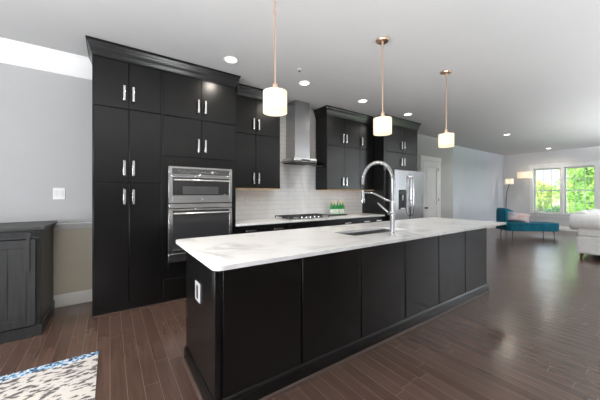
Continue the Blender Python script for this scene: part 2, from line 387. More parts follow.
struct(B(XW - .022, XW, 3.54, 3.65, .56, 2.36).box(XW - .022, XW, 1.77, 1.88, .56, 2.36).box(XW - .022, XW, 2.655, 2.765, .60, 2.33)
       .box(XW - .03, XW, 1.75, 3.67, 2.33, 2.47).box(XW - .045, XW, 1.74, 3.68, 2.47, 2.50), 'trim_4', 'white', .004)
struct(B(XW - .07, XW + .1, 1.74, 3.68, .57, .615).box(XW - .02, XW, 1.77, 3.65, .47, .57), 'trim_5', 'white', .005)

# ------------------------------------------------------------------ cabinet helpers
CAB_T = 2.86
crown_c = [(0, 2.815), (.008, 2.815), (.010, 2.84), (.018, 2.85), (.022, 2.88), (.038, 2.925), (.050, 2.945), (.053, 2.96), (.060, 2.963), (.060, CZ - .004), (0, CZ - .004)]
def bar_handle(parent, x, y, z0, z1, vertical=True):
    """flat bar pull standing off the face at y, towards -y"""
    m = MB()
    if vertical:
        m.box(x - .011, x + .011, y - .034, y - .024, z0, z1)
        m.box(x - .007, x + .007, y - .024, y, z0 + .02, z0 + .034).box(x - .007, x + .007, y - .024, y, z1 - .034, z1 - .02)
    else:
        m.box(x - z1 / 2, x + z1 / 2, y - .034, y - .024, z0 - .011, z0 + .011)
        for q in (-1, 1):
            c = x + q * (z1 / 2 - .027); m.box(c - .007, c + .007, y - .024, y, z0 - .007, z0 + .007)
    return m.build('handle', 'nickel', parent, .0025)
G = .003
def door(root, x0, x1, z0, z1, y, hx=None, hz=None, name='door'):
    d = B(x0 + G, x1 - G, y, y + .02, z0 + G, z1 - G).build(name, 'cab', root, .0025)
    if hx is not None: bar_handle(d, hx, y, hz, hz + .168)
    return d
def door_pair(root, x0, x1, z0, z1, y, hz=None):
    m = (x0 + x1) / 2
    door(root, x0, m, z0, z1, y, m - .044 if hz else None, hz); door(root, m, x1, z0, z1, y, m + .044 if hz else None, hz)
def drawer(root, x0, x1, z0, z1, y, hw=.15, dx=0):
    d = B(x0 + G, x1 - G, y, y + .02, z0 + G, z1 - G).build('drawer', 'cab', root, .0025)
    bar_handle(d, (x0 + x1) / 2 + dx, y, (z0 + z1) / 2 + .005, hw, False); return d

YC = 3.65          # face of the deep cabinets
# tall pantry
PX0, PX1, OX1 = -.15, .526, 1.44
p = thing('pantry_cabinet', (.19, 3.95, 0), 'tall charcoal pantry cabinet with six doors, leftmost of the kitchen run beside the oven', 'cabinet')
B(PX0, PX1 - .001, YC + .021, YB - .004, .10, 2.97).build('carcass', 'gap', p, .002)
B(PX0, PX1 - .001, YC + .008, YB - .004, .0, .10).build('toe_kick', 'cab', p, .002)
B(PX0, PX1 - .001, YC - .004, YC + .008, .0, .014).build('shoe_molding', 'shoe', p, .003)
B(PX0 - .006, PX0, YC + .0, YB - .004, 0.0, 2.86).build('side_panel', 'cab', p, .001)
B(PX1 - .022, PX1 - .001, YC + .001, YC + .021, .1, CAB_T).build('stile', 'cab', p, .001)
B(PX0, PX1 - .001, YC + .004, YC + .021, 2.80, 2.86).build('top_rail', 'cab', p, .001)
xr = PX1 - .022
door_pair(p, PX0, xr, .10, 1.455, YC, 1.21)
door_pair(p, PX0, xr, 1.455, 2.287, YC, 1.535)
door_pair(p, PX0, xr, 2.287, 2.815, YC, 2.375)
MB().sweep([(PX0, YB - .004), (PX0, YC), (PX1 - .001, YC)], crown_c).build('crown_molding', 'cab', p)

# oven tower
o = thing('oven_cabinet', (.98, 3.95, 0), 'tall charcoal oven cabinet with four upper doors and a low drawer around the oven', 'cabinet')
VX0, VX1, VZ0, VZ1 = .585, 1.385, .484, 1.668
m = B(PX1, VX0 - .004, YC + .021, YB - .004, .10, 2.97).box(VX1 + .004, OX1, YC + .021, YB - .004, .10, 2.97)
m.box(VX0 - .004, VX1 + .004, YC + .021, YB - .004, .10, VZ0 - .004).box(VX0 - .004, VX1 + .004, YC + .021, YB - .004, VZ1 + .004, 2.97)
m.box(VX0 - .004, VX1 + .004, YB - .02, YB - .004, VZ0 - .004, VZ1 + .004).build('carcass', 'gap', o)
m = B(PX1, VX0 - .003, YC + .002, YC + .021, .29, 1.79).box(VX1 + .003, OX1, YC + .002, YC + .021, .29, 1.79)
m.box(VX0 - .003, VX1 + .003, YC + .002, YC + .021, .29, VZ0 - .003).box(VX0 - .003, VX1 + .003, YC + .002, YC + .021, VZ1 + .003, 1.79)
m.build('face_frame', 'cab', o, .0015)
B(PX1, OX1, YC + .008, YB - .004, 0, .10).build('toe_kick', 'cab', o, .002)
B(PX1, OX1, YC - .004, YC + .008, 0, .014).build('shoe_molding', 'shoe', o, .003)
B(OX1, OX1 + .006, YC, YB - .004, 0, 2.86).build('side_panel', 'cab', o, .001)
B(PX1, OX1, YC + .004, YC + .021, 2.80, 2.86).build('top_rail', 'cab', o, .001)
drawer(o, PX1, OX1, .10, .29, YC, .17)
door_pair(o, PX1, OX1, 1.79, 2.287, YC, 1.865)
door_pair(o, PX1, OX1, 2.287, 2.815, YC, 2.375)
MB().sweep([(PX1, YC), (OX1, YC), (OX1, YB - .004)], crown_c).build('crown_molding', 'cab', o)

# wall oven with microwave
v = thing('wall_oven', (.985, 3.9, VZ0), 'stainless steel double wall oven with a microwave above, set in the tall cabinet', 'oven')
B(VX0 + .012, VX1 - .012, YC + .004, YB - .03, VZ0 + .003, VZ1 - .003).build('body', 'gap', v)
y0 = YC - .024
def bezel(x0, x1, z0, z1, y, yb, l, r, b_, t, name, mat='steel'):
    return (B(x0, x0 + l, y, yb, z0, z1).box(x1 - r, x1, y, yb, z0, z1).box(x0 + l, x1 - r, y, yb, z0, z0 + b_).box(x0 + l, x1 - r, y, yb, z1 - t, z1)).build(name, mat, v, .002)
cp = bezel(VX0, VX1, 1.560, VZ1, y0, YC + .004, .04, .035, .012, .022, 'control_panel')
B(VX0 + .04, VX1 - .035, y0 + .004, YC + .002, 1.572, 1.646).build('display', 'greyglass', cp)
xx = .70
for i in range(16):
    wd = random.choice((.010, .014, .022)); zz = 1.607 + random.uniform(-.012, .012)
    B(xx, xx + wd, y0 + .002, y0 + .0045, zz, zz + .006).build('button_mark', 'mark', cp); xx += wd + random.uniform(.012, .026)
MB().tube([(1.115, y0 - .004, 1.610), (1.115, y0 + .004, 1.610)], .016, 20).build('dial', 'mark', cp)
md = bezel(VX0, VX1, 1.215, 1.555, y0, YC + .004, .045, .040, .095, .022, 'microwave_door')
B(VX0 + .045, VX1 - .040, y0 + .005, YC + .002, 1.31, 1.533).build('door_glass', 'blackglass', md)
B(VX0 + .16, VX1 - .19, y0 + .003, y0 + .006, 1.325, 1.425).build('view_window', 'greyglass', md)
def oven_handle(parent, z, x0=VX0 + .05, x1=VX1 - .045):
    m = MB().tube([(x0, y0 - .045, z), (x1, y0 - .045, z)], .0145, 14)
    m.box(x0 + .02, x0 + .045, y0 - .04, y0 + .004, z - .010, z + .010).box(x1 - .045, x1 - .02, y0 - .04, y0 + .004, z - .010, z + .010)
    return m.build('handle', 'nickel', parent)
oven_handle(md, 1.500)
MB().tube([(.985, y0 - .002, 1.262), (.985, y0 + .002, 1.262)], .013, 20).build('round_badge', 'mark', md)
B(VX0, VX1, y0 + .004, YC + .004, 1.150, 1.205).build('vent_strip', 'steel', v, .002)
od = bezel(VX0, VX1, .595, 1.140, y0, YC + .004, .045, .040, .045, .02, 'oven_door')
B(VX0 + .045, VX1 - .040, y0 + .005, YC + .002, .64, 1.12).build('door_glass', 'blackglass', od)
oven_handle(od, 1.085)
B(VX0, VX1, y0 + .002, YC + .004, .500, .590).build('lower_trim', 'steel', v, .003)
B(VX0, VX1, y0 + .012, YC + .004, VZ0 + .001, .497).build('vent_slot', 'gap', v)

# wall cabinets
YU = 3.90
def wall_cabinet(x0, x1, label, doors, left_side, right_side, crown):
    r = thing('wall_cabinet', ((x0 + x1) / 2, YB - .1, 1.415), label, 'cabinet')
    B(x0, x1, YU + .021, YB - .011, 1.42, 2.97).build('carcass', 'gap', r)
    B(x0, x1, YU + .004, YU + .021, 2.80, 2.86).build('top_rail', 'cab', r)
    if left_side: B(x0 - .008, x0 - .0005, YU + .001, YB - .011, 1.415, 2.86).build('side_panel', 'cab', r, .001)
    if right_side: B(x1 + .0005, x1 + .008, YU + .001, YB - .011, 1.415, 2.86).build('side_panel', 'cab', r, .001)
    B(x0, x1, YU + .002, YB - .011, 1.408, 1.4195).build('bottom_panel', 'maple', r)['label'] = 'pale bare wood underside'
    for z0, z1, hz in ((1.42, 2.26, 1.49), (2.26, 2.815, 2.335)):
        if doors == 2: door_pair(r, x0, x1, z0, z1, YU, hz)
        else: door(r, x0, x1, z0, z1, YU, x0 + .05, hz)
    MB().sweep(crown, crown_c).build('crown_molding', 'cab', r)
    return r
wall_cabinet(OX1 + .008, 2.31, 'charcoal wall cabinet with four doors hung between the oven cabinet and the hood', 2, False, True, [(OX1 + .12, YU), (2.318, YU), (2.318, YB - .011)])
wall_cabinet(3.348, 4.23, 'charcoal wall cabinet with four doors hung just right of the hood', 2, True, False, [(3.34, YB - .011), (3.34, YU), (4.23, YU)])
wall_cabinet(4.232, 4.665, 'narrow charcoal wall cabinet with two single doors beside the refrigerator surround', 1, False, False, [(4.232, YU), (4.60, YU)])

# refrigerator surround
f = thing('refrigerator_cabinet', (5.3, 3.95, 0), 'charcoal cabinet surround with tall side panels and four doors above the refrigerator', 'cabinet')
FX0, FX1 = 4.78, 5.88
B(4.675, 4.76, YC, YB - .004, 0, 2.86).build('side_panel', 'cab', f, .002)
B(FX1, FX1 + .02, YC, YB - .004, 0, 2.86).build('side_panel', 'cab', f, .002)
B(4.762, FX1 - .002, YC + .021, YB - .004, 1.87, 2.97).build('carcass', 'gap', f)
B(4.762, FX1 - .002, YC + .004, YC + .021, 2.80, 2.86).build('top_rail', 'cab', f)
door_pair(f, 4.762, FX1 - .002, 1.87, 2.235, YC, 1.955)
door_pair(f, 4.762, FX1 - .002, 2.235, 2.815, YC, 2.32)
MB().sweep([(4.675, YB - .011), (4.675, YC), (FX1 + .02, YC), (FX1 + .02, YB - .004)], crown_c).build('crown_molding', 'cab', f)

# refrigerator
q = thing('refrigerator', (5.32, 3.85, 0), 'stainless steel french door refrigerator with a dark water dispenser', 'refrigerator')
RX0, RX1, RF = 4.80, 5.84, 3.47
B(RX0 + .005, RX1 - .005, RF + .07, YB - .03, .02, 1.83).build('body', 'steel_v', q, .004)
B(RX0 + .02, RX1 - .02, RF + .10, YB - .1, 0, .02).build('base_grille', 'gap', q)
mx_ = 5.32
ld = B(RX0, mx_ - .003, RF, RF + .062, .72, 1.845).build('door', 'steel_v', q, .012, seg=3)
rd = B(mx_ + .003, RX1, RF, RF + .062, .72, 1.845).build('door', 'steel_v', q, .012, seg=3)
fd = B(RX0, RX1, RF, RF + .062, .06, .712).build('freezer_drawer', 'steel_v', q, .012, seg=3)
def fridge_handle(parent, x):
    pts = [(x, RF - .002, .86), (x, RF - .05, .90), (x, RF - .062, 1.1), (x, RF - .062, 1.45), (x, RF - .05, 1.68), (x, RF - .002, 1.72)]
    MB().tube(pts, .014, 12).build('handle', 'chrome', parent)
fridge_handle(ld, mx_ - .045); fridge_handle(rd, mx_ + .045)
MB().tube([(RX0 + .1, RF - .002, .63), (RX0 + .13, RF - .05, .63), (RX1 - .13, RF - .05, .63), (RX1 - .1, RF - .002, .63)], .014, 12).build('handle', 'chrome', fd)
dp = B(4.93, 5.18, RF - .004, RF - .0005, 1.01, 1.42).build('dispenser', 'blackglass', ld, .002)
B(4.95, 5.16, RF - .007, RF - .0045, 1.33, 1.405).build('dispenser_display', 'greyglass', dp)
B(4.975, 5.125, RF - .02, RF - .0045, 1.015, 1.04).build('drip_tray', 'steel', dp)
MB().tube([(5.05, RF - .012, 1.31), (5.05, RF - .012, 1.20)], [.018, .01], 10).build('dispenser_lever', 'mark', dp)

# base cabinets, worktop, backsplash
def base_cabinet(x0, x1, label, n, false_front=False):
    r = thing('base_cabinet', ((x0 + x1) / 2, 3.95, 0), label, 'cabinet')
    B(x0 + .001, x1 - .001, YC + .041, YB - .004, .10, .872).build('carcass', 'gap', r)
    B(x0 + .001, x1 - .001, YC + .09, YB - .02, 0, .10).build('toe_kick', 'cab', r)
    wd = (x1 - x0) / n
    for k in range(n):
        a, b_ = x0 + k * wd, x0 + (k + 1) * wd
        if false_front: B(a + G, b_ - G, YC + .02, YC + .04, .70, .868).build('false_front', 'cab', r, .002)
        else: drawer(r, a, b_, .70, .868, YC + .02, .16)
        door(r, a, b_, .10, .70, YC + .02, b_ - .05 if k % 2 == 0 else a + .05, .47)
    return r
base_cabinet(1.45, 2.37, 'charcoal base cabinet with two drawers between the oven cabinet and the cooktop', 2)
base_cabinet(2.37, 3.35, 'charcoal base cabinet directly under the gas cooktop', 2, True)
base_cabinet(3.35, 3.93, 'charcoal base cabinet under the green bottles, just right of the cooktop', 1)
base_cabinet(3.93, 4.36, 'charcoal base cabinet second from the refrigerator', 1)
base_cabinet(4.36, 4.67, 'narrow charcoal base cabinet next to the refrigerator surround', 1)
tag(B(1.448, 4.672, 3.62, YB - .001, .875, .905).build('worktop', 'quartz', None, .004, loc=(3, 3.9, .875)),
    'white quartz worktop along the kitchen wall carrying the cooktop', 'worktop')
tag(B(1.447, 4.674, YB - .010, YB - .0005, .906, 1.417).box(2.325, 3.332, YB - .010, YB - .0005, 1.417, 2.975)
    .build('backsplash', 'tile', None, loc=(3, YB, .906)), 'glossy white subway tile backsplash rising to the ceiling behind the hood', 'backsplash')
sk = thing('electrical_outlet', (1.90, YB - .012, 1.22), 'white double outlet on the tile between oven cabinet and hood', 'outlet')
B(1.83, 1.97, YB - .016, YB - .0105, 1.15, 1.28).build('cover_plate', 'plastic', sk, .002)
for x in (1.865, 1.935): B(x - .018, x + .018, YB - .0185, YB - .0165, 1.175, 1.255).build('socket', 'plastic', sk, .001)

# cooktop
k = thing('cooktop', (2.83, 3.93, .905), 'stainless gas cooktop with black cast iron grates under the hood', 'cooktop')
B(2.36, 3.30, 3.69, 4.17, .9055, .918).build('tray', 'steel', k, .003)
for gx in (2.52, 2.83, 3.14):
    m = MB(); a, b_, c0, c1, z = gx - .148, gx + .148, 3.79, 4.15, .942
    for x in (a, gx - .05, gx + .05, b_): m.box(x - .006, x + .006, c0, c1, z, z + .014)
    for y in (c0, (c0 + c1) / 2, c1): m.box(a - .006, b_ + .006, y - .006, y + .006, z + .0005, z + .0145)
    for x in (a, b_):
        for y in (c0, c1): m.box(x - .007, x + .007, y - .007, y + .007, .9185, z)
    m.build('grate', 'iron', k, .002)
for bx_, by_, br_ in ((2.52, 3.87, .035), (2.52, 4.06, .045), (2.83, 3.97, .06), (3.14, 3.87, .045), (3.14, 4.06, .035)):
    MB().lathe([(br_ + .01, .9185), (br_ + .008, .928), (br_, .929), (br_, .936), (br_ * .6, .9385)], bx_, by_).build('burner', 'iron', k)
for i in range(5):
    MB().lathe([(.021, .9185), (.02, .925), (.016, .928), (.015, .945), (.012, .947)], 2.65 + i * .09, 3.735, 16).build('knob', 'chrome', k)

# hood
hd = thing('range_hood', (2.81, YB - .01, 1.85), 'stainless chimney hood with a curved glass canopy above the cooktop', 'hood')
B(2.645, 2.965, 3.94, YB - .011, 1.96, CZ - .003).build('chimney', 'steel_v', hd, .003)
B(2.645 - .004, 2.965 + .004, 3.936, YB - .011, 1.96, 2.45).build('chimney_sleeve', 'steel_v', hd, .003)
B(2.56, 3.05, 3.84, YB - .011, 1.885, 1.96).build('motor_box', 'steel', hd, .006)
B(2.58, 3.03, 3.86, YB - .02, 1.875, 1.885).build('filter', 'iron', hd)
B(2.72, 2.89, 3.832, 3.84, 1.905, 1.935).build('control_strip', 'blackglass', hd)
def canopy(top):
    loop = []
    for i in range(25):
        t = i / 24; x = 2.33 + .96 * t; a = (t - .5) * 2
        loop.append((x, 3.74 + .10 * a * a, 1.90 - .045 * a * a))
    return loop
fr = canopy(0); m = MB(); rr_ = []
for (x, y, z) in fr: rr_.append([(x, y, z), (x, YB - .012, z + .005), (x, YB - .012, z + .013), (x, y, z + .008)])
m.rings(rr_).build('glass_canopy', 'glass', hd)

# bottles on a tray
ty = 4.03
t_ = thing('bottle_tray', (3.72, ty, .906), 'thin black tray on the back worktop holding green bottles', 'tray')
B(3.52, 3.93, ty - .06, ty + .06, .9055, .912).build('base', 'iron', t_, .002)
(B(3.515, 3.52, ty - .065, ty + .065, .9055, .925).box(3.93, 3.935, ty - .065, ty + .065, .9055, .925).box(3.52, 3.93, ty - .065, ty - .06, .9055, .925).box(3.52, 3.93, ty + .06, ty + .065, .9055, .925)).build('rim', 'iron', t_)
b0 = thing('bottle', (3.572, ty, .9125), 'green glass bottle with pale label, leftmost of the five by the cooktop', 'bottle', 'green bottles on the tray')
MB().lathe([(.001, .9125), (.032, .9125), (.035, .918), (.035, 1.06), (.031, 1.085), (.018, 1.12), (.0135, 1.14), (.0135, 1.178), (.001, 1.178)], 3.572, ty, 20).build('glass_body', 'green', b0)
MB().lathe([(.0353, .935), (.0359, .936), (.0359, 1.03), (.0353, 1.031)], 3.572, ty, 20).build('label', 'label', b0)
MB().lathe([(.0145, 1.140), (.0152, 1.142), (.0152, 1.182), (.012, 1.186), (.001, 1.186)], 3.572, ty, 16).build('cap', 'goldcap', b0)
names = ['', 'green glass bottle with pale label, second from the left in the row of five', 'green glass bottle with pale label, in the middle of the row of five',
         'green glass bottle with pale label, fourth from the left in the row of five', 'green glass bottle with pale label, rightmost of the five, nearest the refrigerator']
for i in range(1, 5):
    c_ = copy_tree(b0); c_.location.x += .076 * i; c_['label'] = names[i]

# ------------------------------------------------------------------ island
IX0, IX1, IY0, IY1 = .50, 4.215, 1.584, 2.31
il = thing('kitchen_island', (2.35, 2.1, 0), 'long black kitchen island with six flat panels along its front', 'island')
m = B(IX0 + .012, IX0 + .03, IY0 + .03, IY1 - .03, .0, .872).box(IX1 - .03, IX1 - .012, IY0 + .03, IY1 - .03, 0, .872)
m.box(IX0 + .03, IX1 - .03, IY0 + .018, IY0 + .034, 0, .872).box(IX0 + .03, IX1 - .03, IY1 - .034, IY1 - .02, .1, .872).box(IX0 + .03, IX1 - .03, IY0 + .034, IY1 - .034, .08, .1)
m.build('carcass', 'gap', il)
B(IX0, IX0 + .012, IY0 + .034, IY1, .0, .873).build('end_panel', 'cab', il, .0015)
B(IX1 - .012, IX1, IY0 + .02, IY1, .0, .873).build('end_panel', 'cab', il, .0015)
B(IX0, IX0 + .034, IY0, IY0 + .0335, .0, .873).build('corner_post', 'cab', il, .003)
px = [.542] + [.505 + .6165 * i for i in range(1, 6)] + [4.213]
for a, b_ in zip(px[:-1], px[1:]): B(a + .008, b_ - .008, IY0, IY0 + .018, .10, .872).build('front_panel', 'cab', il, .003)
n = 6; wd = (IX1 - IX0 - .04) / n
for i in range(n):
    a = IX0 + .02 + wd * i; d = B(a + G, a + wd - G, IY1 - .02, IY1, .10, .868).build('door', 'cab', il, .002)
bp = [(0, 0), (.016, 0), (.016, .085), (.012, .10), (.004, .112), (0, .112)]
MB().sweep([(IX0, IY1), (IX0, IY0), (IX1, IY0), (IX1, IY1)], bp).build('base_molding', 'cab', il)
MB().sweep([(IX0 - .016, IY1), (IX0 - .016, IY0 - .016), (IX1 + .016, IY0 - .016), (IX1 + .016, IY1)], [(0, 0), (.016, 0), (.014, .009), (.008, .016), (0, .018)]).build('shoe_molding', 'shoe', il)
def rounded(x0, x1, y0, y1, r, n=6):
    out = []
    for cx, cy, a0 in ((x1 - r, y1 - r, 0), (x0 + r, y1 - r, 90), (x0 + r, y0 + r, 180), (x1 - r, y0 + r, 270)):
        for i in range(n + 1):
            a = R(a0 + 90 * i / n); out.append((cx + r * math.cos(a), cy + r * math.sin(a)))
    return out
SX0, SX1, SY0, SY1 = 2.02, 2.92, 1.93, 2.255
tag(MB().prism(rounded(.490, 4.87, 1.560, 2.725, .055), .875, .905, [rounded(SX0, SX1, SY0, SY1, .03)]).build('island_worktop', 'quartz', None, .004, loc=(2.6, 2.1, .875)),
    'long white veined quartz worktop on the black island', 'worktop')
s_ = thing('sink', (2.48, 2.14, .62), 'stainless undermount sink in the island worktop below the tall faucet', 'sink')
e = .012
(B(SX0 - e, SX0 - .001, SY0 - e, SY1 + e, .64, .8745).box(SX1 + .001, SX1 + e, SY0 - e, SY1 + e, .64, .8745).box(SX0 - .001, SX1 + .001, SY0 - e, SY0 - .001, .64, .8745)
 .box(SX0 - .001, SX1 + .001, SY1 + .001, SY1 + e, .64, .8745).box(SX0 - .001, SX1 + .001, SY0 - .001, SY1 + .001, .64, .65)).build('basin', 'sinksteel', s_)
MB().lathe([(.045, .6505), (.042, .654), (.03, .655), (.005, .652)], 2.48, 2.1).build('drain', 'chrome', s_)
# faucet
FXx, FYy = 2.335, 1.715
fa = thing('faucet', (FXx, FYy, .9055), 'tall chrome spring neck pull down faucet on the island', 'faucet')
MB().lathe([(.001, .9055), (.033, .9055), (.033, .912), (.027, .918), (.024, .925), (.024, 1.24), (.020, 1.25), (.017, 1.26), (.017, 1.47), (.001, 1.47)], FXx, FYy, 24).build('column', 'chrome', fa)
arc = []; rad = []
zc, ra = 1.465, .197
N_ = 150
for i in range(N_ + 1):
    t = i / N_; a = PI * (1 - t)
    arc.append((FXx, FYy + ra - ra * math.cos(PI * t) * 1.0, zc + ra * math.sin(PI * t))); rad.append(.0185 if i % 3 == 0 else .0145)
for i in range(8): arc.append((FXx, FYy + 2 * ra, zc - .004 * (i + 1))); rad.append(.0185 if i % 3 == 0 else .0145)
MB().tube(arc, rad, 12).build('spring_coil', 'chrome', fa, smooth=80)
MB().tube([(FXx, FYy + 2 * ra, zc - .03), (FXx, FYy + 2 * ra, 1.35)], .009, 10).build('hose', 'sprayblack', fa)
MB().lathe([(.001, 1.225), (.020, 1.225), (.022, 1.235), (.021, 1.27), (.016, 1.29), (.015, 1.36), (.011, 1.37), (.001, 1.37)], FXx, FYy + 2 * ra, 18).build('spray_head', 'chrome', fa)
MB().tube([(FXx, FYy + .015, 1.255), (FXx, FYy + .07, 1.262), (FXx, FYy + .15, 1.30), (FXx, FYy + .24, 1.335), (FXx, FYy + .33, 1.345), (FXx, FYy + 2 * ra - .014, 1.345)], .009, 12).build('support_arm', 'chrome', fa)
MB().tube([(FXx - .02, FYy, 1.135), (FXx - .065, FYy, 1.135)], .018, 14).build('valve', 'chrome', fa)
MB().tube([(FXx - .055, FYy + .005, 1.14), (FXx - .075, FYy + .08, 1.20), (FXx - .08, FYy + .12, 1.235)], [.009, .008, .006], 10).build('lever', 'chrome', fa)
# outlet on the island end
io = thing('electrical_outlet', (IX0 - .004, 1.95, .65), 'grey outlet plate with a dark socket on the left end panel of the black island', 'outlet')
B(IX0 - .006, IX0 - .0005, 1.885, 2.005, .585, .715).build('cover_plate', 'mark', io, .002)
B(IX0 - .009, IX0 - .0065, 1.925, 1.965, .605, .695).build('socket', 'iron', io, .001)

# ------------------------------------------------------------------ pendants
def pendant(x, y, label):
    r = thing('pendant_light', (x, y, CZ), label, 'pendant lamp', 'drum pendants over the island')
    MB().lathe([(.001, CZ - .001), (.066, CZ - .001), (.066, CZ - .012), (.060, CZ - .022), (.016, CZ - .026), (.012, CZ - .05), (.001, CZ - .05)], x, y, 28).build('canopy', 'copper', r)
    z = CZ - .048
    for i in range(4):
        L = .055; pts = []
        for j in range(16):
            a = 2 * PI * j / 16; u = .010 * math.cos(a); vv = L / 2 * math.sin(a)
            pts.append((x + (u if i % 2 else 0), y + (0 if i % 2 else u), z - L / 2 + vv))
        MB().tube(pts, .0032, 6, closed=True).build('chain_link', 'copper', r); z -= L - .008
    MB().tube([(x, y, z + .006), (x, y, 2.17)], .007, 10).build('rod', 'copper', r)
    MB().lathe([(.001, 2.20), (.016, 2.20), (.020, 2.19), (.020, 2.165), (.010, 2.14), (.001, 2.14)], x, y, 16).build('socket_cap', 'copper', r)
    sh = MB().lathe([(.095, 1.968), (.095, 2.135), (.093, 2.135), (.093, 1.968), (.095, 1.968)], x, y, 40)
    bmesh.ops.remove_doubles(sh.bm, verts=sh.bm.verts, dist=1e-5)
    sh = sh.build('shade', 'shade', r)
    MB().lathe([(.0015, 1.978), (.0925, 1.978), (.0925, 1.982), (.0015, 1.982)], x, y, 40).build('diffuser', 'shade_glow', sh)
    m = MB()
    for a in (0, 120, 240): m.tube([(x + .018 * math.cos(R(a)), y + .018 * math.sin(R(a)), 2.158), (x + 0.0935 * math.cos(R(a)), y + 0.0935 * math.sin(R(a)), 2.133)], .0025, 6)
    m.build('spider', 'copper', r)
    MB().lathe([(.001, 2.005), (.018, 2.015), (.026, 2.035), (.022, 2.06), (.013, 2.08), (.013, 2.152), (.001, 2.152)], x, y, 16).build('bulb', 'bulb', r)
    return r
pendant(1.075, 1.885, 'nearest of the three rose gold drum pendants, over the left end of the island')
pendant(2.395, 1.885, 'middle of the three rose gold drum pendants, above the island sink')
pendant(3.725, 1.885, 'farthest of the three rose gold drum pendants, in front of the white door')
for x in (1.075, 2.395, 3.725):
    light('pendant_bulb', 'POINT', (x, 1.885, 2.055), (0, 0, 0), 1.1, (1, .84, .64), shadow_soft_size=.05)

# recessed lights and added fill spots
def downlight(x, y, label, warm=True, power=46):
    r = thing('recessed_light', (x, y, CZ), label, 'ceiling light', 'recessed ceiling lights')
    MB().lathe([(.066, CZ - .0005), (.088, CZ - .0005), (.088, CZ - .004), (.080, CZ - .009), (.066, CZ - .006), (.066, CZ - .0005)], x, y, 32).build('trim_ring', 'plastic', r)
    MB().lathe([(.001, CZ - .001), (.0655, CZ - .001), (.0655, CZ - .004), (.001, CZ - .004)], x, y, 28).build('lens', 'led', r)
    light('ceiling_spot', 'SPOT', (x, y, CZ - .012), (0, 0, 0), power, (1, .91, .80), spot_size=R(165), spot_blend=1.0, shadow_soft_size=.06)
downlight(1.22, 3.23, 'recessed ceiling light in front of the oven cabinet')
downlight(2.37, 3.28, 'recessed ceiling light in front of the range hood')
downlight(3.67, 3.32, 'recessed ceiling light in front of the cabinet right of the hood')
downlight(5.05, 3.34, 'recessed ceiling light in front of the refrigerator')
downlight(9.0, 2.9, 'recessed living room ceiling light nearest the kitchen', power=62)
downlight(12.9, 2.9, 'recessed ceiling light close to the living room window', power=62)
for x, y, e in ((-.5, 2.2, 190), (.3, -.5, 40), (3.0, -.9, 40), (6.3, -.9, 60)):  # unseen spots without fixtures, added to lift the floor and tan wall
    light('ceiling_spot', 'SPOT', (x, y, CZ - .012), (0, 0, 0), e, (1, .92, .80), spot_size=R(112), spot_blend=.9, shadow_soft_size=.25)
sp_ = thing('sprinkler_head', (2.05, 2.95, CZ), 'small white fire sprinkler head on the ceiling in front of the hood', 'sprinkler')
MB().lathe([(.001, CZ - .001), (.03, CZ - .001), (.028, CZ - .008), (.001, CZ - .008)], 2.05, 2.95, 20).build('escutcheon', 'plastic', sp_)
MB().lathe([(.007, CZ - .0085), (.007, CZ - .03), (.016, CZ - .031), (.016, CZ - .034), (.001, CZ - .034)], 2.05, 2.95, 14).build('deflector', 'steel', sp_)

# ------------------------------------------------------------------ left side: switch, sideboard, rug
sw = thing('light_switch', (-.49, YB - .004, 1.33), 'white double light switch on the grey wall above the sideboard', 'switch')
B(-.545, -.435, YB - .007, YB - .0005, 1.262, 1.400).build('cover_plate', 'plastic', sw, .003)
for x in (-.515, -.465): B(x - .017, x + .017, YB - .011, YB - .0072, 1.295, 1.367).build('rocker', 'white', sw, .002)

sb = thing('sideboard', (-1.3, 3.85, 0), 'dark wood sideboard with a sliding barn door standing against the left wall', 'sideboard')
X0, X1, Y0, Y1 = -2.1, -.535, 3.50, 4.20
B(X0 - .03, X1 + .035, Y0 - .035, Y1 + .005, .985, 1.02).build('top', 'darkwood', sb, .006)
B(X0, X0 + .02, Y0 + .03, Y1, .10, .984).build('side_panel', 'darkwood', sb, .002)
B(X1 - .02, X1, Y0 + .03, Y1, .10, .984).build('side_panel', 'darkwood', sb, .002)
B(X0 + .02, X1 - .02, Y0 + .04, Y1 - .01, .11, .975).build('carcass', 'gap', sb)
for a, b_ in ((X0, X0 + .07), (X1 - .055, X1), (-1.36, -1.29)): B(a, b_, Y0, Y0 + .03, .10, .984).build('post', 'darkwood', sb, .002)
B(X0 + .07, X1 - .055, Y0 + .004, Y0 + .03, .925, .984).build('top_rail', 'darkwood', sb, .002)
B(X0 - .012, X1 + .012, Y0 - .014, Y1 + .002, 0, .10).build('plinth', 'darkwood', sb, .004)
for a, b_ in ((-1.29, X1 - .03), (X0 + .08, -1.37)):
    dr = B(a, b_, Y0 - .028, Y0 - .010, .115, .905).build('barn_door', 'darkwood', sb, .002)
    for x0, x1, z0, z1 in ((a, a + .06, .115, .905), (b_ - .06, b_, .115, .905), (a + .06, b_ - .06, .115, .185), (a + .06, b_ - .06, .835, .905)):
        B(x0 + .0005, x1 - .0005, Y0 - .036, Y0 - .0285, z0, z1).build('door_frame', 'darkwood', dr, .0015)
    g = MB(); nn = 5; wq = (b_ - a - .12) / nn
    for i in range(nn): g.box(a + .06 + i * wq + .002, a + .06 + (i + 1) * wq - .002, Y0 - .031, Y0 - .0285, .187, .833)
    g.build('planks', 'darkwood', dr, .001)
    for x in (a + .05, b_ - .05):
        B(x - .012, x + .012, Y0 - .042, Y0 - .0365, .62, .945).build('hanger_strap', 'iron', dr, .001)
        MB().tube([(x, Y0 - .046, .948), (x, Y0 - .034, .948)], .024, 18).build('roller', 'iron', dr)
B(X0 + .02, X1 - .01, Y0 - .034, Y0 - .026, .918, .932).build('track', 'iron', sb, .001)

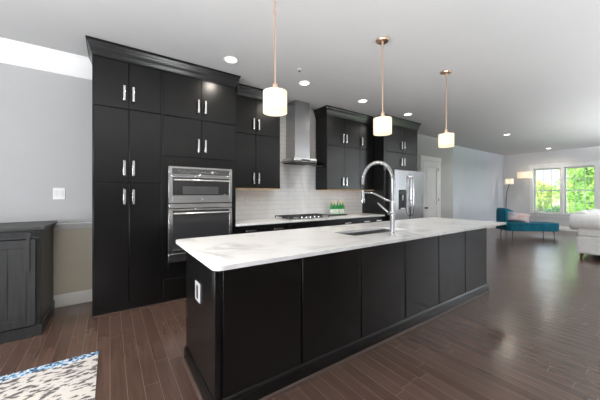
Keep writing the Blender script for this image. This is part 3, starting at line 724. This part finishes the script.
RX, RY = -.83, 2.03
m = MB(); nx, ny = 30, 32
rv = [[m.bm.verts.new((RX - .75 + 1.5 * i / nx, RY - .8 + 1.6 * j / ny, .012 + random.uniform(-.0015, .0025))) for j in range(ny + 1)] for i in range(nx + 1)]
for i in range(nx):
    for j in range(ny): m.bm.faces.new([rv[i][j], rv[i+1][j], rv[i+1][j+1], rv[i][j+1]])
e_ = bmesh.ops.extrude_edge_only(m.bm, edges=[e for e in m.bm.edges if e.is_boundary])
for vv in [g for g in e_['geom'] if isinstance(g, bmesh.types.BMVert)]: vv.co.z = .0005
rug = tag(m.build('rug', 'rug', None, loc=(RX, RY, 0)), 'cream area rug with dark flecks and a blue speckled border', 'rug')
m = MB()
for i in range(150):
    x = RX - .745 + 1.49 * i / 149; L = random.uniform(.012, .03); dx = random.uniform(-.008, .008)
    m.tube([(x, RY + .798, .009), (x + dx * .5, RY + .80 + L * .6, .006), (x + dx, RY + .80 + L, .003)], [.0035, .003, .002], 5)
m.build('fringe', 'rug', rug)

# ------------------------------------------------------------------ living room
# chaise: local x runs head to foot
cx_, cy_, ca = 10.88, 2.95, R(-40)
ch = thing('chaise_longue', (0, 0, 0), 'teal velvet chaise longue with a curved back in front of the window', 'chaise')
def stadium(x0, x1, hw, r0, r1, n=8):
    out = []
    for (cx, cy, a0, r) in ((x1 - r1, hw - r1, 0, r1), (x0 + r0, hw - r0, 90, r0), (x0 + r0, -hw + r0, 180, r0), (x1 - r1, -hw + r1, 270, r1)):
        for i in range(n + 1):
            a = R(a0 + 90 * i / n); out.append((cx + r * math.cos(a), cy + r * math.sin(a)))
    return out
MB().prism(stadium(-.92, .92, .36, .12, .33), .20, .30).build('seat_base', 'teal', ch, .01)
MB().prism(stadium(-.91, .925, .365, .12, .335), .302, .44).build('seat_cushion', 'teal', ch, .03, seg=4)
pr_ = []
prof = [(.56, -.27), (.20, .30), (-.45, .36), (-.74, .34), (-.87, .24), (-.92, .08), (-.92, -.14), (-.86, -.28), (-.74, -.345)]
path = [(-.02, .345), (-.16, .36), (-.40, .362), (-.78, .335), (-.89, .24), (-.93, .08), (-.935, -.04), (-.935, -.14), (-.93, -.22), (-.92, -.28)]
hts = [.50, .74, .87, .90, .88, .88, .88, .88, .87, .86]
rings = []
for i, ((x, y), hh) in enumerate(zip(path, hts)):
    a = Vector(path[max(i-1, 0)]); b_ = Vector(path[min(i+1, len(path)-1)]); t = (b_ - a).normalized(); nn = Vector((-t.y, t.x))
    w_ = .055
    rings.append([(x + nn.x * u * w_, y + nn.y * u * w_, z) for u, z in ((-1, .24), (-1, hh - .04), (-.5, hh), (.5, hh), (1, hh - .04), (1, .24))])
MB().rings(rings).build('backrest', 'teal', ch, smooth=60, sub=1)
for x, y in ((-.72, -.26), (-.72, .26), (.70, -.2), (.70, .2)):
    MB().tube([(x, y, .201), (x * 1.04, y * 1.1, 0.0)], [.02, .011], 10).build('leg', 'bronze', ch)
ch.location = (cx_, cy_, 0); ch.rotation_euler = (0, 0, ca); ch.scale = (.86, 1, 1)
# pillow
m = MB(); W_, H_, n_ = .29, .155, 10; fr_, bk_ = [], []
for i in range(n_ + 1):
    fr_.append([]); bk_.append([])
    for j in range(n_ + 1):
        u, vv = -1 + 2 * i / n_, -1 + 2 * j / n_
        th = .075 * ((1 - u**4) * (1 - vv**4)) ** .6
        pin = 1 - .07 * (u * u * (1 - abs(vv)) * 0 + (1 - u * u) * 0) 
        x, z = u * W_ * (1 - .08 * (1 - abs(vv)) * abs(u)), vv * H_ * (1 - .08 * (1 - abs(u)) * abs(vv))
        a = m.bm.verts.new((x, -th, z)); fr_[-1].append(a)
        bk_[-1].append(a if i in (0, n_) or j in (0, n_) else m.bm.verts.new((x, th, z)))
for i in range(n_):
    for j in range(n_):
        m.bm.faces.new([fr_[i][j], fr_[i+1][j], fr_[i+1][j+1], fr_[i][j+1]]); m.bm.faces.new([bk_[i][j+1], bk_[i+1][j+1], bk_[i+1][j], bk_[i][j]])
pl = tag(m.build('throw_pillow', 'pillow', None, smooth=80), 'pink and grey throw pillow leaning on the teal chaise', 'pillow')
mw = Matrix.Translation((cx_, cy_, 0)) @ Matrix.Rotation(ca, 4, 'Z')
pl.location = mw @ Vector((-.24, .06, .592)); pl.rotation_euler = (R(-22), R(8), R(-68))

# floor lamp behind the chaise
lx, ly = 12.9, 4.17
fl = thing('floor_lamp', (lx, ly, 0), 'slim dark floor lamp with a lit white drum shade in the corner behind the chaise', 'floor lamp')
MB().lathe([(.001, 0), (.14, 0), (.14, .015), (.02, .03), (.001, .03)], lx, ly, 28).build('base', 'bronze', fl)
MB().tube([(lx, ly, .025), (lx, ly + .015, .9), (lx, ly - .01, 1.4), (lx, ly - .10, 1.74), (lx, ly - .10, 1.80)], .014, 10).build('pole', 'bronze', fl)
sh = MB().lathe([(.13, 1.73), (.13, 1.94), (.127, 1.94), (.127, 1.73), (.13, 1.73)], lx, ly - .10, 32).build('shade', 'shade', fl)
MB().lathe([(.001, 1.80), (.028, 1.81), (.032, 1.84), (.02, 1.88), (.001, 1.89)], lx, ly - .10, 14).build('bulb', 'bulb', fl)
light('floor_lamp_bulb', 'POINT', (lx, ly - .10, 1.85), (0, 0, 0), 1.6, (1, .92, .80), shadow_soft_size=.05)
# wall lamp next to the window
wl = thing('wall_lamp', (XW, 3.9, 2.08), 'wall lamp with a wide lit cream shade beside the window casing', 'wall lamp')
B(XW - .02, XW - .0005, 3.80, 3.92, 2.0, 2.16).build('wall_plate', 'bronze', wl, .004)
MB().tube([(XW - .02, 3.86, 2.08), (XW - .30, 3.76, 2.08)], .011, 10).build('arm', 'bronze', wl)
def drum(x, y, r, z0, z1, sx=1.0):
    m = MB(); prof_ = [(1, z0), (1, z1), (.985, z1), (.985, z0), (1, z0)]
    m.rings([[(x + .55 * r * k_ * math.cos(2*PI*i/32), y + r * k_ * math.sin(2*PI*i/32), z) for i in range(32)] for k_, z in prof_]); return m
drum(XW - .34, 3.72, .235, 1.965, 2.215).build('shade', 'shade', wl)
MB().tube([(XW - .34, 3.74, 2.01), (XW - .34, 3.74, 2.14)], [.026, .03], 12).build('bulb', 'bulb', wl)
light('wall_lamp_bulb', 'POINT', (XW - .34, 3.72, 2.09), (0, 0, 0), 2.0, (1, .88, .70), shadow_soft_size=.05)

# white sofa at the right edge, its arm end towards the kitchen
sx, sy = 8.0, 1.36           # near back corner
so = thing('sofa', (9.0, .9, 0), 'white tufted roll arm sofa on short wooden legs at the right edge', 'sofa')
B(sx, sx + 2.1, .45, sy, .10, .46).build('base', 'linen', so, .025, seg=3)
def roll(pts, r, nm):
    m = MB(); m.tube(pts, r, 20); return m.build(nm, 'linen', so, smooth=70, bevel=.02)
# arm block with rolled top along y
arm = B(sx + .005, sx + .20, .46, sy - .01, .462, .82).build('arm', 'linen', so, .03, seg=3)
MB().tube([(sx + .10, .44, .745), (sx + .10, sy + .11, .745)], .165, 24).build('arm_roll', 'linen', arm, .03, smooth=60)
arm2 = B(sx + 1.90, sx + 2.095, .46, sy - .01, .462, .82).build('arm', 'linen', so, .03, seg=3)
MB().tube([(sx + 2.0, .44, .745), (sx + 2.0, sy + .11, .745)], .165, 24).build('arm_roll', 'linen', arm2, .03, smooth=60)
bk = B(sx + .205, sx + 1.895, sy - .22, sy - .01, .462, .85).build('back', 'linen', so, .03, seg=3)
MB().tube([(sx + .22, sy - .02, .84), (sx + 1.88, sy - .02, .84)], .13, 24).build('back_roll', 'linen', bk, .03, smooth=60)
for i in range(2): B(sx + .21 + .845 * i, sx + 1.045 + .845 * i, .47, sy - .225, .463, .60).build('seat_cushion', 'linen', so, .04, seg=4)
for y in (1.22, 1.0, .78, .56):
    MB().tube([(sx - .002, y, .64), (sx + .012, y, .64)], [.008, .014], 12).build('button', 'linen', arm)
for x, y in ((sx + .07, sy - .07), (sx + 2.03, sy - .07), (sx + .07, .52), (sx + 2.03, .52)):
    MB().tube([(x, y, .101), (x - .01, y + .005, .05), (x - .02, y + .01, 0)], [.035, .026, .020], 12).build('leg', 'walnut', so)

# window blinds
def blind(y0, y1, label):
    r = thing('window_blind', (XW + .08, (y0 + y1) / 2, WZ1), label, 'blind', 'window blinds')
    B(XW + .045, XW + .115, y0 + .006, y1 - .006, WZ1 - .055, WZ1 - .004).build('head_rail', 'white', r, .003)
    m = MB(); n_s = 26; z = WZ1 - .09
    for i in range(n_s):
        zc_ = z - i * (z - WZ0 - .04) / (n_s - 1); a = R(2); dx, dz = .024 * math.cos(a), .024 * math.sin(a)
        xc = XW + .08
        m.hexa([(xc - dx, y0 + .012, zc_ - dz), (xc + dx, y0 + .012, zc_ + dz), (xc + dx, y1 - .012, zc_ + dz), (xc - dx, y1 - .012, zc_ - dz)],
               [(xc - dx, y0 + .012, zc_ - dz + .003), (xc + dx, y0 + .012, zc_ + dz + .003), (xc + dx, y1 - .012, zc_ + dz + .003), (xc - dx, y1 - .012, zc_ - dz + .003)])
    m.build('slats', 'white', r)
    B(XW + .058, XW + .102, y0 + .012, y1 - .012, WZ0 + .008, WZ0 + .026).build('bottom_rail', 'white', r, .002)
    for y in (y0 + .14, (y0 + y1) / 2, y1 - .14):
        B(XW + .0535, XW + .0545, y - .006, y + .006, WZ0 + .02, WZ1 - .055).build('ladder_tape', 'white', r)
blind(2.765, 3.54, 'white slatted blind open in the left window of the living room')
blind(1.88, 2.655, 'white slatted blind open in the right window of the living room')

# ------------------------------------------------------------------ outside the windows
GZ = -.35
tag(struct(B(XW + .3, 90, -30, 50, GZ - .1, GZ), 'ground_outside', 'lawn'), 'green lawn outside the living room window', 'lawn')
struct(B(30.0, 32.0, -30, 50, GZ, GZ + .02), 'sidewalk', 'concrete')
struct(B(37.0, 40.5, -30, 50, GZ, GZ + .02), 'driveway', 'concrete')
def leaves(mb, c, rad, n, size, squash=(1, 1, 1)):
    for i in range(n):
        d = Vector((random.gauss(0, 1), random.gauss(0, 1), random.gauss(0, 1))).normalized() * (random.random() ** .4)
        p_ = Vector((c[0] + d.x * rad * squash[0], c[1] + d.y * rad * squash[1], c[2] + d.z * rad * squash[2]))
        a = Vector((random.gauss(0, 1), random.gauss(0, 1), random.gauss(0, 1))).normalized(); b_ = a.orthogonal().normalized()
        s1 = size * random.uniform(.6, 1.3)
        vs = [mb.bm.verts.new(p_ + a * s1 * u + b_ * s1 * .5 * w2) for u, w2 in ((-1, 0), (0, -1), (1, 0), (0, 1))]
        mb.bm.faces.new(vs)
def tree(x, y, top, rad, label, mat, n=2600, low=.4):
    r = thing('garden_tree', (x, y, GZ), label, 'tree', 'trees outside the window')
    MB().tube([(x, y, GZ), (x + .05, y, GZ + top * .4), (x, y + .1, GZ + top * .75)], [.14, .10, .05], 10).build('trunk', 'bark', r)
    m = MB()
    for i in range(9):
        a = 2 * PI * i / 9; zz = GZ + low + (top - low) * ((i * 4 % 9) / 9 * .8 + .1)
        leaves(m, (x + rad * .45 * math.cos(a), y + rad * .45 * math.sin(a), zz), rad * .6, n // 9, .11)
    m.build('foliage', mat, r)
tree(21.5, 3.15, 4.6, 1.5, 'leafy green tree filling the right window of the living room', 'leaf', 4200, .3)
tree(24.0, 3.95, 4.4, 1.1, 'yellow green tree between the two windows of the living room', 'leaf2', 3000, .3)
tree(27.0, 6.6, 2.75, 1.0, 'yellow green tree at the left side of the left window', 'leaf2', 2400, .9)
tree(28.5, 3.0, 5.6, 1.9, 'tall green tree behind the leafy tree in the right window', 'leaf', 3600, .3)
hg = MB(); leaves(hg, (35.5, 8.5, GZ + .3), 1.0, 2600, .10, (.5, 3.2, .42))
tag(hg.build('hedge', 'hedge', None, loc=(35.5, 8.5, GZ)), 'low dark green hedge across the lawn outside the left window', 'hedge')
hs = thing('neighbor_house', (48, 9, GZ), 'pale lilac house with pink brick across the lawn outside the left window', 'house')
B(46, 54, 0, 20, GZ + 2.4, GZ + 6.5).build('siding_wall', 'siding', hs)
B(45.97, 54, 0, 20, GZ, GZ + 2.4).build('brick_wall', 'brick', hs)
MB().hexa([(45.4, -.6, GZ + 6.5), (54.6, -.6, GZ + 6.5), (54.6, 20.6, GZ + 6.5), (45.4, 20.6, GZ + 6.5)], [(49.9, -.6, GZ + 9.5), (50.1, -.6, GZ + 9.5), (50.1, 20.6, GZ + 9.5), (49.9, 20.6, GZ + 9.5)]).build('roof', 'roof', hs)
for y in (4, 8, 12.4, 16):
    f_ = B(45.9, 45.99, y - .6, y + .6, GZ + 3.3, GZ + 5.0).build('window', 'white', hs); B(45.88, 45.899, y - .5, y + .5, GZ + 3.4, GZ + 4.9).build('pane', 'blackglass', f_)
